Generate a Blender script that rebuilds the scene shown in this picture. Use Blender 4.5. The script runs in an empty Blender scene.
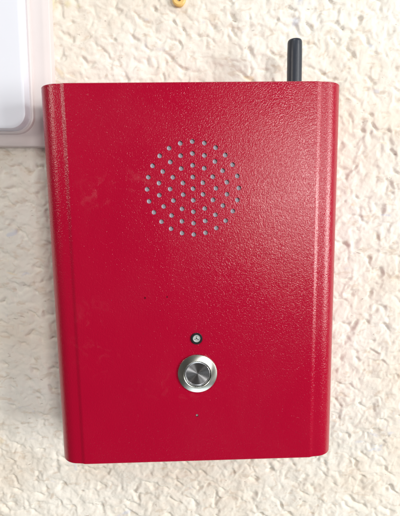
import bpy, bmesh, math, random
import numpy as np
from mathutils import Vector, Matrix
random.seed(4); RNG = np.random.RandomState(11)
S = bpy.context.scene; C = S.collection

# ------------------------------------------------------------------ helpers
def mat(name):
    m = bpy.data.materials.new(name); m.use_nodes = True
    nt = m.node_tree; b = nt.nodes['Principled BSDF']
    return m, nt, b
def N(nt, t, **kw):
    n = nt.nodes.new(t)
    for k, v in kw.items():
        if k in n.inputs.keys(): n.inputs[k].default_value = v
        else: setattr(n, k, v)
    return n
def L(nt, a, b): nt.links.new(a, b)
def ramp(nt, fac, stops):
    r = nt.nodes.new('ShaderNodeValToRGB'); e = r.color_ramp.elements
    while len(e) < len(stops): e.new(.5)
    for i, (p, c) in enumerate(stops):
        e[i].position = p; e[i].color = (*c, 1) if len(c) == 3 else c
    L(nt, fac, r.inputs[0]); return r
def mix(nt, fac, a, b, mode='MIX'):
    m = nt.nodes.new('ShaderNodeMix'); m.data_type = 'RGBA'; m.blend_type = mode
    for s, v in ((m.inputs[0], fac), (m.inputs[6], a), (m.inputs[7], b)):
        if hasattr(v, 'links'): L(nt, v, s)
        else: s.default_value = v
    return m.outputs[2]
def finish(name, bm, m, parent=None, smooth=35):
    me = bpy.data.meshes.new(name)
    bmesh.ops.recalc_face_normals(bm, faces=bm.faces[:])
    bm.to_mesh(me); bm.free(); me.materials.append(m)
    me.polygons.foreach_set('use_smooth', [True] * len(me.polygons))
    me.set_sharp_from_angle(angle=math.radians(smooth))
    o = bpy.data.objects.new(name, me); C.objects.link(o)
    if parent: o.parent = parent
    return o
def lathe(bm, prof, c, n=64, axis='y', close=False):
    """prof: list of (radius, distance along the axis); c: centre"""
    rings = []
    for r, d in prof:
        ring = []
        if r < 1e-7:
            p = (0, d, 0) if axis == 'y' else (0, 0, d)
            ring = [bm.verts.new(Vector(p) + Vector(c))]
        else:
            for i in range(n):
                a = 2 * math.pi * i / n
                p = (r * math.cos(a), d, r * math.sin(a)) if axis == 'y' else (r * math.cos(a), r * math.sin(a), d)
                ring.append(bm.verts.new(Vector(p) + Vector(c)))
        rings.append(ring)
    pairs = list(zip(rings, rings[1:])) + ([(rings[-1], rings[0])] if close else [])
    for a, b in pairs:
        for i in range(n):
            j = (i + 1) % n
            if len(a) == 1 and len(b) == 1: continue
            if len(a) == 1: bm.faces.new((a[0], b[i], b[j]))
            elif len(b) == 1: bm.faces.new((a[i], a[j], b[0]))
            else: bm.faces.new((a[i], a[j], b[j], b[i]))
def rrect(x0, x1, z0, z1, r, n=10):
    pts = []
    for cx, cz, a0 in ((x1 - r, z1 - r, 0), (x0 + r, z1 - r, 90), (x0 + r, z0 + r, 180), (x1 - r, z0 + r, 270)):
        for i in range(n + 1):
            a = math.radians(a0 + 90 * i / n); pts.append((cx + r * math.cos(a), cz + r * math.sin(a)))
    return pts
def slab(bm, x0, x1, z0, z1, r, stations):
    """rounded rectangle lofted through (y, inset) stations, capped both ends"""
    rings = []
    for y, ins in stations:
        rings.append([bm.verts.new((x, y, z)) for x, z in rrect(x0 + ins, x1 - ins, z0 + ins, z1 - ins, max(r - ins, .0003))])
    for a, b in zip(rings, rings[1:]):
        k = len(a)
        for i in range(k): bm.faces.new((a[i], a[(i + 1) % k], b[(i + 1) % k], b[i]))
    bm.faces.new(rings[0]); bm.faces.new(rings[-1])

# ------------------------------------------------------------------ materials
def red_paint():
    m, nt, b = mat('red_powder_coat')
    tc = N(nt, 'ShaderNodeTexCoord'); P = tc.outputs['Object']
    mp = N(nt, 'ShaderNodeMapping'); L(nt, P, mp.inputs[0]); mp.inputs['Scale'].default_value = (1.0, 1.0, 1.0)
    n1 = N(nt, 'ShaderNodeTexNoise', Scale=1950, Detail=1.2, Roughness=.45, Distortion=.35); L(nt, mp.outputs[0], n1.inputs['Vector'])
    v1 = N(nt, 'ShaderNodeTexVoronoi', Scale=1400); v1.feature = 'SMOOTH_F1'; v1.inputs['Smoothness'].default_value = .6
    L(nt, mp.outputs[0], v1.inputs['Vector'])
    big = N(nt, 'ShaderNodeTexNoise', Scale=38, Detail=3); L(nt, P, big.inputs['Vector'])
    add = N(nt, 'ShaderNodeMath', operation='SUBTRACT'); L(nt, n1.outputs['Fac'], add.inputs[0])
    sc = N(nt, 'ShaderNodeMath', operation='MULTIPLY'); L(nt, v1.outputs['Distance'], sc.inputs[0]); sc.inputs[1].default_value = .45
    L(nt, sc.outputs[0], add.inputs[1])
    ad2 = N(nt, 'ShaderNodeMath', operation='MULTIPLY_ADD'); L(nt, big.outputs['Fac'], ad2.inputs[0]); ad2.inputs[1].default_value = .5; L(nt, add.outputs[0], ad2.inputs[2])
    bp = N(nt, 'ShaderNodeBump', Strength=BUMP[0], Distance=BUMP[1]); L(nt, ad2.outputs[0], bp.inputs['Height']); L(nt, bp.outputs[0], b.inputs['Normal'])
    # paint colour: small drift, a couple of chips, faint rubbed marks
    col = mix(nt, big.outputs['Fac'], (*RED, 1), (RED[0] * .93, RED[1] * .8, RED[2] * .95, 1))
    def spot(x, z, r, soft, sx=1, sz=1):
        d = N(nt, 'ShaderNodeMapping'); d.inputs['Location'].default_value = (-x * sx, 0, -z * sz); d.inputs['Scale'].default_value = (sx, 0, sz)
        L(nt, P, d.inputs[0]); ln = N(nt, 'ShaderNodeVectorMath', operation='LENGTH'); L(nt, d.outputs[0], ln.inputs[0])
        mr = N(nt, 'ShaderNodeMapRange'); mr.inputs['From Min'].default_value = r; mr.inputs['From Max'].default_value = r + soft
        mr.inputs['To Min'].default_value = 1; mr.inputs['To Max'].default_value = 0; L(nt, ln.outputs['Value'], mr.inputs['Value'])
        return mr.outputs[0]
    for x, z, r in ((-.0283, -.0078, .0003), (-.0159, -.0075, .00022)):
        col = mix(nt, spot(x, z, r, .0004), col, (.05, .002, .008, 1))
    sm = N(nt, 'ShaderNodeTexNoise', Scale=130, Detail=5, Roughness=.7, Distortion=1.2); L(nt, P, sm.inputs['Vector'])
    smr = ramp(nt, sm.outputs['Fac'], [(.52, (0, 0, 0)), (.72, (1, 1, 1))])
    for x, z, r, sx, sz, k in ((-.031, .057, .001, .5, 1.6, .10), (-.050, .050, .002, .6, 1.2, .07), (.004, .062, .001, 1.4, .7, .06), (-.006, -.060, .002, .35, 1.2, .06), (-.058, -.03, .003, .8, .5, .05)):
        f = N(nt, 'ShaderNodeMath', operation='MULTIPLY'); L(nt, spot(x, z, r, .011, sx, sz), f.inputs[0]); L(nt, smr.outputs[0], f.inputs[1])
        g = N(nt, 'ShaderNodeMath', operation='MULTIPLY'); L(nt, f.outputs[0], g.inputs[0]); g.inputs[1].default_value = k
        col = mix(nt, g.outputs[0], col, (.75, .35, .36, 1))
    L(nt, col, b.inputs['Base Color'])
    # uneven gloss: cloudy handling marks and faint wiped streaks
    wm = N(nt, 'ShaderNodeMapping'); wm.inputs['Rotation'].default_value = (0, .6, 0); wm.inputs['Scale'].default_value = (1, 1, .7); L(nt, P, wm.inputs[0])
    wn = N(nt, 'ShaderNodeTexNoise', Scale=24, Detail=5, Roughness=.55, Distortion=.8); L(nt, wm.outputs[0], wn.inputs['Vector'])
    rr = ramp(nt, wn.outputs['Fac'], [(.38, (ROUGH - .02,) * 3), (.62, (ROUGH + .06,) * 3)]); L(nt, rr.outputs[0], b.inputs['Roughness'])
    b.inputs['Specular IOR Level'].default_value = .5
    return m
def stucco():
    m, nt, b = mat('rough_cream_stucco')
    tc = N(nt, 'ShaderNodeTexCoord'); P = tc.outputs['Object']
    big = N(nt, 'ShaderNodeTexNoise', Scale=16, Detail=4, Roughness=.6); L(nt, P, big.inputs['Vector'])
    col = ramp(nt, big.outputs['Fac'], [(.35, (.76, .70, .61)), (.52, (.80, .77, .70)), (.68, (.82, .805, .75))]).outputs[0]
    st = N(nt, 'ShaderNodeMapping'); st.inputs['Rotation'].default_value = (0, .5, 0); st.inputs['Scale'].default_value = (.75, 1, 1.35); L(nt, P, st.inputs[0])
    def patch(scale, lo, hi, c, k, det=2., off=0):
        nonlocal col
        mp = N(nt, 'ShaderNodeMapping'); mp.inputs['Location'].default_value = (off, off * .7, off * 1.3); L(nt, st.outputs[0], mp.inputs[0])
        n = N(nt, 'ShaderNodeTexNoise', Scale=scale, Detail=det, Roughness=.55, Distortion=.5); L(nt, mp.outputs[0], n.inputs['Vector'])
        r = ramp(nt, n.outputs['Fac'], [(lo, (0, 0, 0)), (hi, (k, k, k))])
        col = mix(nt, r.outputs[0], col, (*c, 1))
    patch(160, .58, .70, (.55, .42, .30), .4)
    patch(110, .66, .74, (.47, .37, .28), .4, off=3)
    patch(75, .68, .76, (.55, .60, .74), .5, off=7)
    patch(60, .70, .76, (.82, .62, .30), .3, off=11)
    patch(240, .70, .78, (.20, .13, .10), .5, off=17)
    # yellowish smears of old filler
    for lx, lz, r0, r1, k in ((-.0890, .171, .002, .008, .5), (-.0765, .1700, .0006, .0030, .45), (-.0700, .1690, .0003, .0020, .3)):
        d = N(nt, 'ShaderNodeMapping'); d.inputs['Location'].default_value = (-lx, 0, -lz); d.inputs['Scale'].default_value = (1, 0, 1); L(nt, P, d.inputs[0])
        ln = N(nt, 'ShaderNodeVectorMath', operation='LENGTH'); L(nt, d.outputs[0], ln.inputs[0])
        mr = N(nt, 'ShaderNodeMapRange'); mr.inputs['From Min'].default_value = r0; mr.inputs['From Max'].default_value = r1
        mr.inputs['To Min'].default_value = k; mr.inputs['To Max'].default_value = 0; L(nt, ln.outputs['Value'], mr.inputs['Value'])
        col = mix(nt, mr.outputs[0], col, (.72, .64, .32, 1))
    L(nt, col, b.inputs['Base Color'])
    b.inputs['Roughness'].default_value = .8; b.inputs['Specular IOR Level'].default_value = .3
    n1 = N(nt, 'ShaderNodeTexNoise', Scale=900, Detail=3, Roughness=.6); L(nt, P, n1.inputs['Vector'])
    bp = N(nt, 'ShaderNodeBump', Strength=.35, Distance=.0004); L(nt, n1.outputs['Fac'], bp.inputs['Height']); L(nt, bp.outputs[0], b.inputs['Normal'])
    return m
def plain(name, c, rough, metal=0, bump=None, spec=.5, var=.08):
    m, nt, b = mat(name)
    tc = N(nt, 'ShaderNodeTexCoord')
    n = N(nt, 'ShaderNodeTexNoise', Scale=140, Detail=4); L(nt, tc.outputs['Object'], n.inputs['Vector'])
    L(nt, mix(nt, n.outputs['Fac'], (*c, 1), (*[v * (1 - 2 * var) for v in c], 1)), b.inputs['Base Color'])
    b.inputs['Roughness'].default_value = rough; b.inputs['Metallic'].default_value = metal; b.inputs['Specular IOR Level'].default_value = spec
    if bump:
        n2 = N(nt, 'ShaderNodeTexNoise', Scale=bump[0], Detail=3); L(nt, tc.outputs['Object'], n2.inputs['Vector'])
        bp = N(nt, 'ShaderNodeBump', Strength=bump[1], Distance=bump[2]); L(nt, n2.outputs['Fac'], bp.inputs['Height']); L(nt, bp.outputs[0], b.inputs['Normal'])
    return m
def spun(name, c, rough, aniso, freq, bumpd):
    """turned stainless steel: concentric lathe lines round the object's own centre (y axis)"""
    m, nt, b = mat(name)
    b.inputs['Metallic'].default_value = 1; b.inputs['Base Color'].default_value = (*c, 1)
    b.inputs['Roughness'].default_value = rough
    tc = N(nt, 'ShaderNodeTexCoord')
    fl = N(nt, 'ShaderNodeMapping'); fl.inputs['Scale'].default_value = (1, 0, 1); L(nt, tc.outputs['Object'], fl.inputs[0])
    ln = N(nt, 'ShaderNodeVectorMath', operation='LENGTH'); L(nt, fl.outputs[0], ln.inputs[0])
    n = N(nt, 'ShaderNodeTexNoise', Scale=freq, Detail=2); n.noise_dimensions = '1D'; L(nt, ln.outputs['Value'], n.inputs['W'])
    bp = N(nt, 'ShaderNodeBump', Strength=.6, Distance=bumpd); L(nt, n.outputs['Fac'], bp.inputs['Height'])
    if bumpd: L(nt, bp.outputs[0], b.inputs['Normal'])
    # tangent round the centre: y axis x position
    cr = N(nt, 'ShaderNodeVectorMath', operation='CROSS_PRODUCT'); cr.inputs[0].default_value = (0, 1, 0); L(nt, fl.outputs[0], cr.inputs[1])
    nm = N(nt, 'ShaderNodeVectorMath', operation='NORMALIZE'); L(nt, cr.outputs[0], nm.inputs[0])
    L(nt, nm.outputs[0], b.inputs['Tangent']); b.inputs['Anisotropic'].default_value = aniso
    return m

RED = (.385, .0010, .025); ROUGH = .19; BUMP = (.85, .000135)
M_red = red_paint(); M_wall = stucco()
M_black = plain('black_plastic', (.012, .012, .014), .35)
M_antenna = plain('black_rubber', (.032, .040, .056), .38, bump=(500, .2, .0002))
M_white = plain('white_plastic', (.76, .79, .87), .38, bump=(60, .08, .0006), var=.01)
M_white2 = plain('shade_toned_plastic', (.74, .69, .69), .42, bump=(60, .12, .0006), var=.02)  # flange shade and pink bounce from the red box put into the colour
M_mesh = plain('pale_blue_speaker_cloth', (.78, .85, .99), .7, bump=(2500, .6, .0004), var=.12)
M_zinc = plain('dark_steel', (.42, .40, .40), .6, metal=.6)
M_lens = plain('frosted_lens', (.52, .57, .56), .25, bump=(900, .3, .0003), var=.2)
M_bezel = spun('turned_steel_bezel', (.62, .63, .58), .26, .75, 5200, 0)
M_cap = spun('turned_steel_cap', (.62, .63, .66), .27, .92, 7000, 0)
M_plug = plain('orange_plug_plastic', (.88, .60, .20), .45, bump=(400, .2, .0004))

# ------------------------------------------------------------------ the wall: real relief
def lattice_noise(x, z, cell, seed, ax=1., az=1., rot=0.):
    c, s = math.cos(rot), math.sin(rot)
    u = (x * c - z * s) / (cell * ax) + 137.3 + seed * 3.1; v = (x * s + z * c) / (cell * az) + 91.7 + seed * 5.7
    r = np.random.RandomState(seed + 77).rand(512, 512).astype(np.float32)
    g = np.random.RandomState(seed + 99).rand(512, 512).astype(np.float32) * 2 * np.pi
    i = np.floor(u).astype(int); j = np.floor(v).astype(int); fu = u - i; fv = v - j
    su = fu ** 3 * (fu * (fu * 6 - 15) + 10); sv = fv ** 3 * (fv * (fv * 6 - 15) + 10)
    def gr(di, dj):
        a = g[(i + di) % 512, (j + dj) % 512]; return np.cos(a) * (fu - di) + np.sin(a) * (fv - dj)
    return ((gr(0, 0) * (1 - su) + gr(1, 0) * su) * (1 - sv) + (gr(0, 1) * (1 - su) + gr(1, 1) * su) * sv) * 1.4
def relief(x, z):
    wx = x + .0035 * lattice_noise(x, z, .011, 1) + .0016 * lattice_noise(x, z, .005, 21)
    wz = z + .0035 * lattice_noise(x, z, .011, 2) + .0016 * lattice_noise(x, z, .005, 22)
    h = .0012 * lattice_noise(x, z, .06, 3) + .0010 * lattice_noise(wx, wz, .022, 4)
    # trowelled crust: soft lumps with flattened tops
    a = .9 * lattice_noise(wx, wz, .0100, 5, 1.25, .85, .35) + .6 * lattice_noise(wx, wz, .0050, 6) + .22 * lattice_noise(wx, wz, .0024, 7)
    h = h + .0017 * np.tanh(a * 1.3)
    # worm-like creases
    r1 = 1 - np.abs(lattice_noise(wx, wz, .0125, 8, 1.5, .8, -.25)) * 2.6
    mask = np.clip(lattice_noise(x, z, .03, 9) * 2.2 + .45, 0, 1)
    h = h - .0009 * np.clip(r1, 0, 1) ** 2 * mask
    # small deep pits and dashes
    p = lattice_noise(wx, wz, .0062, 10, 1.7, .8, .45)
    h = h - .0031 * np.clip((p - .30) * 3.6, 0, 1)
    p = lattice_noise(wx, wz, .0042, 12, 1.2, .9, -.4)
    h = h - .0013 * np.clip((p - .22) * 3.0, 0, 1)
    # crumbs
    q = lattice_noise(x, z, .0034, 14)
    h = h + .0005 * np.clip((q - .2) * 3, 0, 1) + .00035 * lattice_noise(x, z, .0018, 15)
    return h
def axis_pts(lo, hi, f0, f1, fine, coarse):
    return np.concatenate([np.arange(lo, f0, coarse), np.arange(f0, f1, fine), np.arange(f1, hi + coarse, coarse)])
xs = axis_pts(-.6, .6, -.17, .17, .00072, .003); zs = axis_pts(-.6, .6, -.21, .20, .00072, .003)
X, Z = np.meshgrid(xs, zs); Hh = relief(X, Z)
# plaster is flattened where the housings were bedded in
Y = .0012 - Hh * .43
nx, nz = len(xs), len(zs)
co = np.stack([X, Y, Z], -1).reshape(-1, 3).astype(np.float32)
idx = np.arange(nx * nz).reshape(nz, nx)
fq = np.stack([idx[:-1, :-1], idx[:-1, 1:], idx[1:, 1:], idx[1:, :-1]], -1).reshape(-1, 4)
me = bpy.data.meshes.new('wall'); me.vertices.add(len(co)); me.vertices.foreach_set('co', co.ravel())
me.loops.add(fq.size); me.loops.foreach_set('vertex_index', fq.ravel().astype(np.int32))
me.polygons.add(len(fq)); me.polygons.foreach_set('loop_start', np.arange(0, fq.size, 4, dtype=np.int32))
me.update(calc_edges=True); me.polygons.foreach_set('use_smooth', [True] * len(fq)); me.materials.append(M_wall)
wall = bpy.data.objects.new('wall', me); C.objects.link(wall); wall['kind'] = 'structure'

# ------------------------------------------------------------------ red intercom
H2 = .1078; T = .0008
box = bpy.data.objects.new('intercom', None); C.objects.link(box); box.location = (0, 0, 0)
box['label'] = 'red textured metal wall intercom with round speaker grille and steel push button'; box['category'] = 'intercom'

def half_profile():
    """right half of the outer section, from the flat front to the wall: (x, y)"""
    pts = [(.0620, -.0500), (.0664, -.0500)]
    def arc(cx, cy, r, a0, a1, n):
        return [(cx + r * math.sin(math.radians(a)), cy - r * math.cos(math.radians(a))) for a in [a0 + (a1 - a0) * i / n for i in range(n + 1)]]
    # shoulder: fold down by 34 deg, run, fold back to nearly flat
    th = 20; r = .0035; c = (.0664, -.0500 + r); pts += arc(*c, r, 0, th, 5)
    x, y = pts[-1]; run = .0008; x2 = x + run * math.cos(math.radians(th)); y2 = y + run * math.sin(math.radians(th)); pts.append((x2, y2))
    r = .0045; cx = x2 + r * math.sin(math.radians(th)); cy = y2 - r * math.cos(math.radians(th))
    for i in range(1, 6):
        a = th + (5 - th) * i / 5; pts.append((cx - r * math.sin(math.radians(a)), cy + r * math.cos(math.radians(a))))
    x, y = pts[-1]; run = .0026; x2 = x + run * math.cos(math.radians(5)); y2 = y + run * math.sin(math.radians(5)); pts.append((x2, y2))
    R = (.0822 - x2) / (1 - math.sin(math.radians(5))); cx = x2 - R * math.sin(math.radians(5)); cy = y2 + R * math.cos(math.radians(5))
    for i in range(1, 15):
        a = 5 + 85 * i / 14; pts.append((cx + R * math.sin(math.radians(a)), cy - R * math.cos(math.radians(a))))
    pts.append((.0822, -.018)); pts.append((.0822, .0005))
    return pts
hp = half_profile()
outer = [(-x, y) for x, y in reversed(hp)] + hp
def offset(pts, d):
    out = []
    for i, p in enumerate(pts):
        a = pts[max(i - 1, 0)]; b = pts[min(i + 1, len(pts) - 1)]
        tx, ty = b[0] - a[0], b[1] - a[1]; l = math.hypot(tx, ty); nx_, ny_ = -ty / l, tx / l
        out.append((p[0] + nx_ * d, p[1] + ny_ * d))
    return out
bm = bmesh.new()
ch = .00035
inner = offset(outer, T)
chm = offset(outer, ch)
rings = []
for z, sect in ((-H2, chm), (-H2 + ch, outer), (H2 - ch, outer), (H2, chm)):
    loop = sect + inner[::-1]
    rings.append([bm.verts.new((x, y, z)) for x, y in loop])
for a, b in zip(rings, rings[1:]):
    k = len(a)
    for i in range(k): bm.faces.new((a[i], a[(i + 1) % k], b[(i + 1) % k], b[i]))
n = len(outer)
for ring, flip in ((rings[0], 0), (rings[-1], 1)):       # quads across the sheet's edge
    for i in range(n - 1):
        bm.faces.new((ring[i], ring[i + 1], ring[2 * n - 2 - i], ring[2 * n - 1 - i]))
cover = finish('cover', bm, M_red, box)

# cut the real openings
GX, GZ, PITCH = -.0002, .0524, .00624
holes = [(GX, GZ)]
for k, cnt in ((1, 6), (2, 12), (3, 18), (4, 24)):
    for i in range(cnt):
        a = math.pi / 2 - 2 * math.pi * i / cnt
        holes.append((GX + k * PITCH * math.cos(a), GZ + k * PITCH * math.sin(a)))
BTN = (.0005, -.0528); LED = (.0003, -.0321); MIC = (-.0002, -.0789)
cut = bmesh.new()
for hx, hz in holes: lathe(cut, [(0, -.055), (.00128, -.055), (.00128, -.045), (0, -.045)], (hx, 0, hz), 20)
lathe(cut, [(0, -.055), (.0092, -.055), (.0092, -.045), (0, -.045)], (BTN[0], 0, BTN[1]), 48)
lathe(cut, [(0, -.055), (.0029, -.055), (.0029, -.045), (0, -.045)], (LED[0], 0, LED[1]), 32)
lathe(cut, [(0, -.055), (.0009, -.055), (.0009, -.045), (0, -.045)], (MIC[0], 0, MIC[1]), 16)
cutter = finish('cutter', cut, M_red)
md = cover.modifiers.new('b', 'BOOLEAN'); md.operation = 'DIFFERENCE'; md.solver = 'EXACT'; md.object = cutter
dg = bpy.context.evaluated_depsgraph_get()
nm = bpy.data.meshes.new_from_object(cover.evaluated_get(dg)); cover.modifiers.clear(); cover.data = nm
nm.polygons.foreach_set('use_smooth', [True] * len(nm.polygons)); nm.set_sharp_from_angle(angle=math.radians(35))
bpy.data.objects.remove(cutter); nm.name = 'cover'

# inner tray: back plate with folded top and bottom, seen from above or below
bm = bmesh.new()
def bxm(bm, x0, x1, y0, y1, z0, z1):
    r = bmesh.ops.create_cube(bm, size=1)
    for v in r['verts']:
        v.co = Vector(((x0 + x1) / 2 + v.co.x * (x1 - x0), (y0 + y1) / 2 + v.co.y * (y1 - y0), (z0 + z1) / 2 + v.co.z * (z1 - z0)))
bxm(bm, -.0815, .0815, -.0015, 0, -.1053, .1053)
bxm(bm, -.0640, .0640, -.0470, -.0018, .1055, .1068)
bxm(bm, -.0640, .0640, -.0470, -.0018, -.1068, -.1055)
bxm(bm, .0641, .0815, -.0385, -.0018, .1055, .1068)
bxm(bm, .0641, .0815, -.0385, -.0018, -.1068, -.1055)
bxm(bm, -.0815, -.0641, -.0385, -.0018, .1055, .1068)
bxm(bm, -.0815, -.0641, -.0385, -.0018, -.1068, -.1055)
finish('chassis', bm, M_red, box)

bm = bmesh.new()
lathe(bm, [(0, -.0486), (.0290, -.0486), (.0290, -.0455), (0, -.0455)], (GX, 0, GZ), 48)
finish('speaker_cloth', bm, M_mesh, box)

# steel push button
def at_center(o, c):
    o.location = c
    return o
bm = bmesh.new()
lathe(bm, [(.0089, .004), (.0089, -.0001), (.0112, -.0001), (.0114, -.0003), (.0114, -.0006), (.01125, -.0009), (.0082, -.0022), (.0079, -.00225), (.0077, -.0021), (.00765, .004)], (0, 0, 0), 96, close=True)
btn = finish('push_button', bm, M_bezel, box, 25); btn.location = (BTN[0], -.0500, BTN[1])
bm = bmesh.new()
lathe(bm, [(.0076, .004), (.0076, -.0011), (.00752, -.0012), (.0072, -.00155), (.0070, -.0016), (.0068, -.0013), (.00655, -.0011), (0, -.0008)], (0, 0, 0), 96)
finish('button_cap', bm, M_cap, btn, 20)

# indicator
bm = bmesh.new()
lathe(bm, [(.0023, .003), (.0023, -.0004), (.0025, -.0007), (.0031, -.0007), (.0034, -.0004), (.0034, -.0001), (.0028, -.0001), (.0028, .003)], (0, 0, 0), 48, close=True)
led = finish('indicator_light', bm, M_black, box); led.location = (LED[0], -.0500, LED[1])
bm = bmesh.new()
lathe(bm, [(0, -.0001), (.0004, -.0001), (.0008, -.0003), (.00115, -.0001), (.0016, -.00035), (.0020, -.0004), (.00225, -.0001), (.00228, .0025), (0, .0025)], (0, 0, 0), 40)
finish('lens', bm, M_lens, led)
bm = bmesh.new()
lathe(bm, [(0, -.00045), (.0003, -.0004), (.00036, -.00012), (0, -.00011)], (0, 0, 0), 20)
for a in (90, 210, 330):
    r = bmesh.ops.create_cube(bm, size=1); ca, sa = math.cos(math.radians(a)), math.sin(math.radians(a))
    for v in r['verts']:
        u, w = v.co.x * .0007 + .0010, v.co.z * .0002
        v.co = Vector((u * ca - w * sa, v.co.y * .0004 - .0002, u * sa + w * ca))
finish('light_chip', bm, M_black, led)

bm = bmesh.new()
lathe(bm, [(0, -.0496), (.0006, -.0496), (.00074, -.0494), (.00074, -.0465), (0, -.0465)], (MIC[0], 0, MIC[1]), 20)
finish('microphone', bm, M_zinc, box)

# antenna: stub behind the cover's top edge
bm = bmesh.new()
AX, AY = .0607, -.025
lathe(bm, [(0, .0990), (.0043, .0990), (.0043, .1300), (.0042, .1362), (.0040, .1372), (.0036, .1377), (.0020, .1379), (0, .1379)], (AX, AY, 0), 40, axis='z')
ant = finish('antenna', bm, M_antenna, box)
bm = bmesh.new()
lathe(bm, [(.0047, .1070), (.0066, .1070), (.0066, .1088), (.0062, .1092), (.0047, .1092)], (AX, AY, 0), 6, axis='z', close=True)
finish('nut', bm, M_zinc, ant, 20)

# ------------------------------------------------------------------ pale wall box on the left
wb = bpy.data.objects.new('junction_box', None); C.objects.link(wb); wb.location = (0, 0, 0)
wb['label'] = 'white plastic electrical box with rounded corners partly behind the red intercom'; wb['category'] = 'electrical box'
wb.location = (-.1, 0, .1); wb.rotation_euler = (0, math.radians(1.3), 0)
bm = bmesh.new()
slab(bm, -.1050, .0125, -.0178, .1300, .004, [(.003, 0), (-.0040, 0), (-.0048, .0003), (-.0052, .0009)])
finish('back_plate', bm, M_white2, wb)
bm = bmesh.new()
slab(bm, -.0940, .0010, -.0105, .1200, .0115, [(-.0050, 0), (-.0068, 0), (-.0075, .0003), (-.0078, .0010), (-.0076, .0018), (-.0074, .0024)])
finish('rim', bm, M_white2, wb)
bm = bmesh.new()
slab(bm, -.0915, -.0012, -.0088, .1175, .0100, [(-.0070, 0), (-.0132, .0002), (-.0141, .0006), (-.0145, .0015), (-.0146, .0025)])
finish('front_panel', bm, M_white, wb)

# ------------------------------------------------------------------ orange wall plug
bm = bmesh.new()
lathe(bm, [(.0013, .012), (.0013, -.0016), (.0017, -.0021), (.0034, -.0022), (.0041, -.0017), (.0043, -.0008), (.0036, .0005), (.0034, .012)], (0, 0, 0), 32, close=True)
pl = finish('wall_plug', bm, M_plug); pl.location = (-.0066, -.0004, .1712)
pl['label'] = 'small orange round plastic wall plug with dark hole in the stucco above the intercom'; pl['category'] = 'wall plug'

# ------------------------------------------------------------------ light
def area(name, loc, target, sx, sy, power, col):
    l = bpy.data.lights.new(name, 'AREA'); l.shape = 'RECTANGLE'; l.size = sx; l.size_y = sy; l.energy = power; l.color = col
    o = bpy.data.objects.new(name, l); C.objects.link(o); o.location = loc
    o.rotation_euler = (Vector(target) - Vector(loc)).to_track_quat('-Z', 'Y').to_euler(); return o
area('window_light', (2.0, -1.40, .0), (0, 0, 0), .8, .9, 47, (1, .98, .94))
area('lamp_right', (.44, -1.15, .12), (0, 0, 0), .18, .26, 5.2, (1, .96, .92))
area('ceiling_light_left', (-1.15, -.95, .50), (0, 0, 0), .12, .28, 5.2, (1, .91, .82))
area('ceiling_light_right', (.95, -.85, .68), (0, 0, 0), .06, .22, 4, (1, .98, .95))
area('ceiling_light', (-.30, -.85, 1.15), (0, 0, 0), .5, .4, 4.4, (.95, .985, 1))
area('floor_bounce_fill', (.1, -.55, -1.5), (0, 0, 0), 1.0, .6, 4.5, (.88, .96, 1))  # added fill for the lower wall, standing in for floor bounce
w = bpy.data.worlds.new('World'); S.world = w; w.use_nodes = True
w.node_tree.nodes['Background'].inputs[0].default_value = (1, .90, .82, 1); w.node_tree.nodes['Background'].inputs[1].default_value = .07

# ------------------------------------------------------------------ camera
cd = bpy.data.cameras.new('camera'); cam = bpy.data.objects.new('camera', cd); C.objects.link(cam)
cam.location = (-.00249891, -.27069453, .04318941)
cam.rotation_euler = (math.pi / 2 - .13027383, .01482849, -.02667333)
cd.sensor_fit = 'VERTICAL'; cd.sensor_height = 24; cd.lens = 24 * 400 / 516
cd.clip_start = .01; cd.clip_end = 50
S.camera = cam
S.view_settings.view_transform = 'Standard'; S.view_settings.look = 'None'; S.view_settings.gamma = 1; S.view_settings.exposure = 0
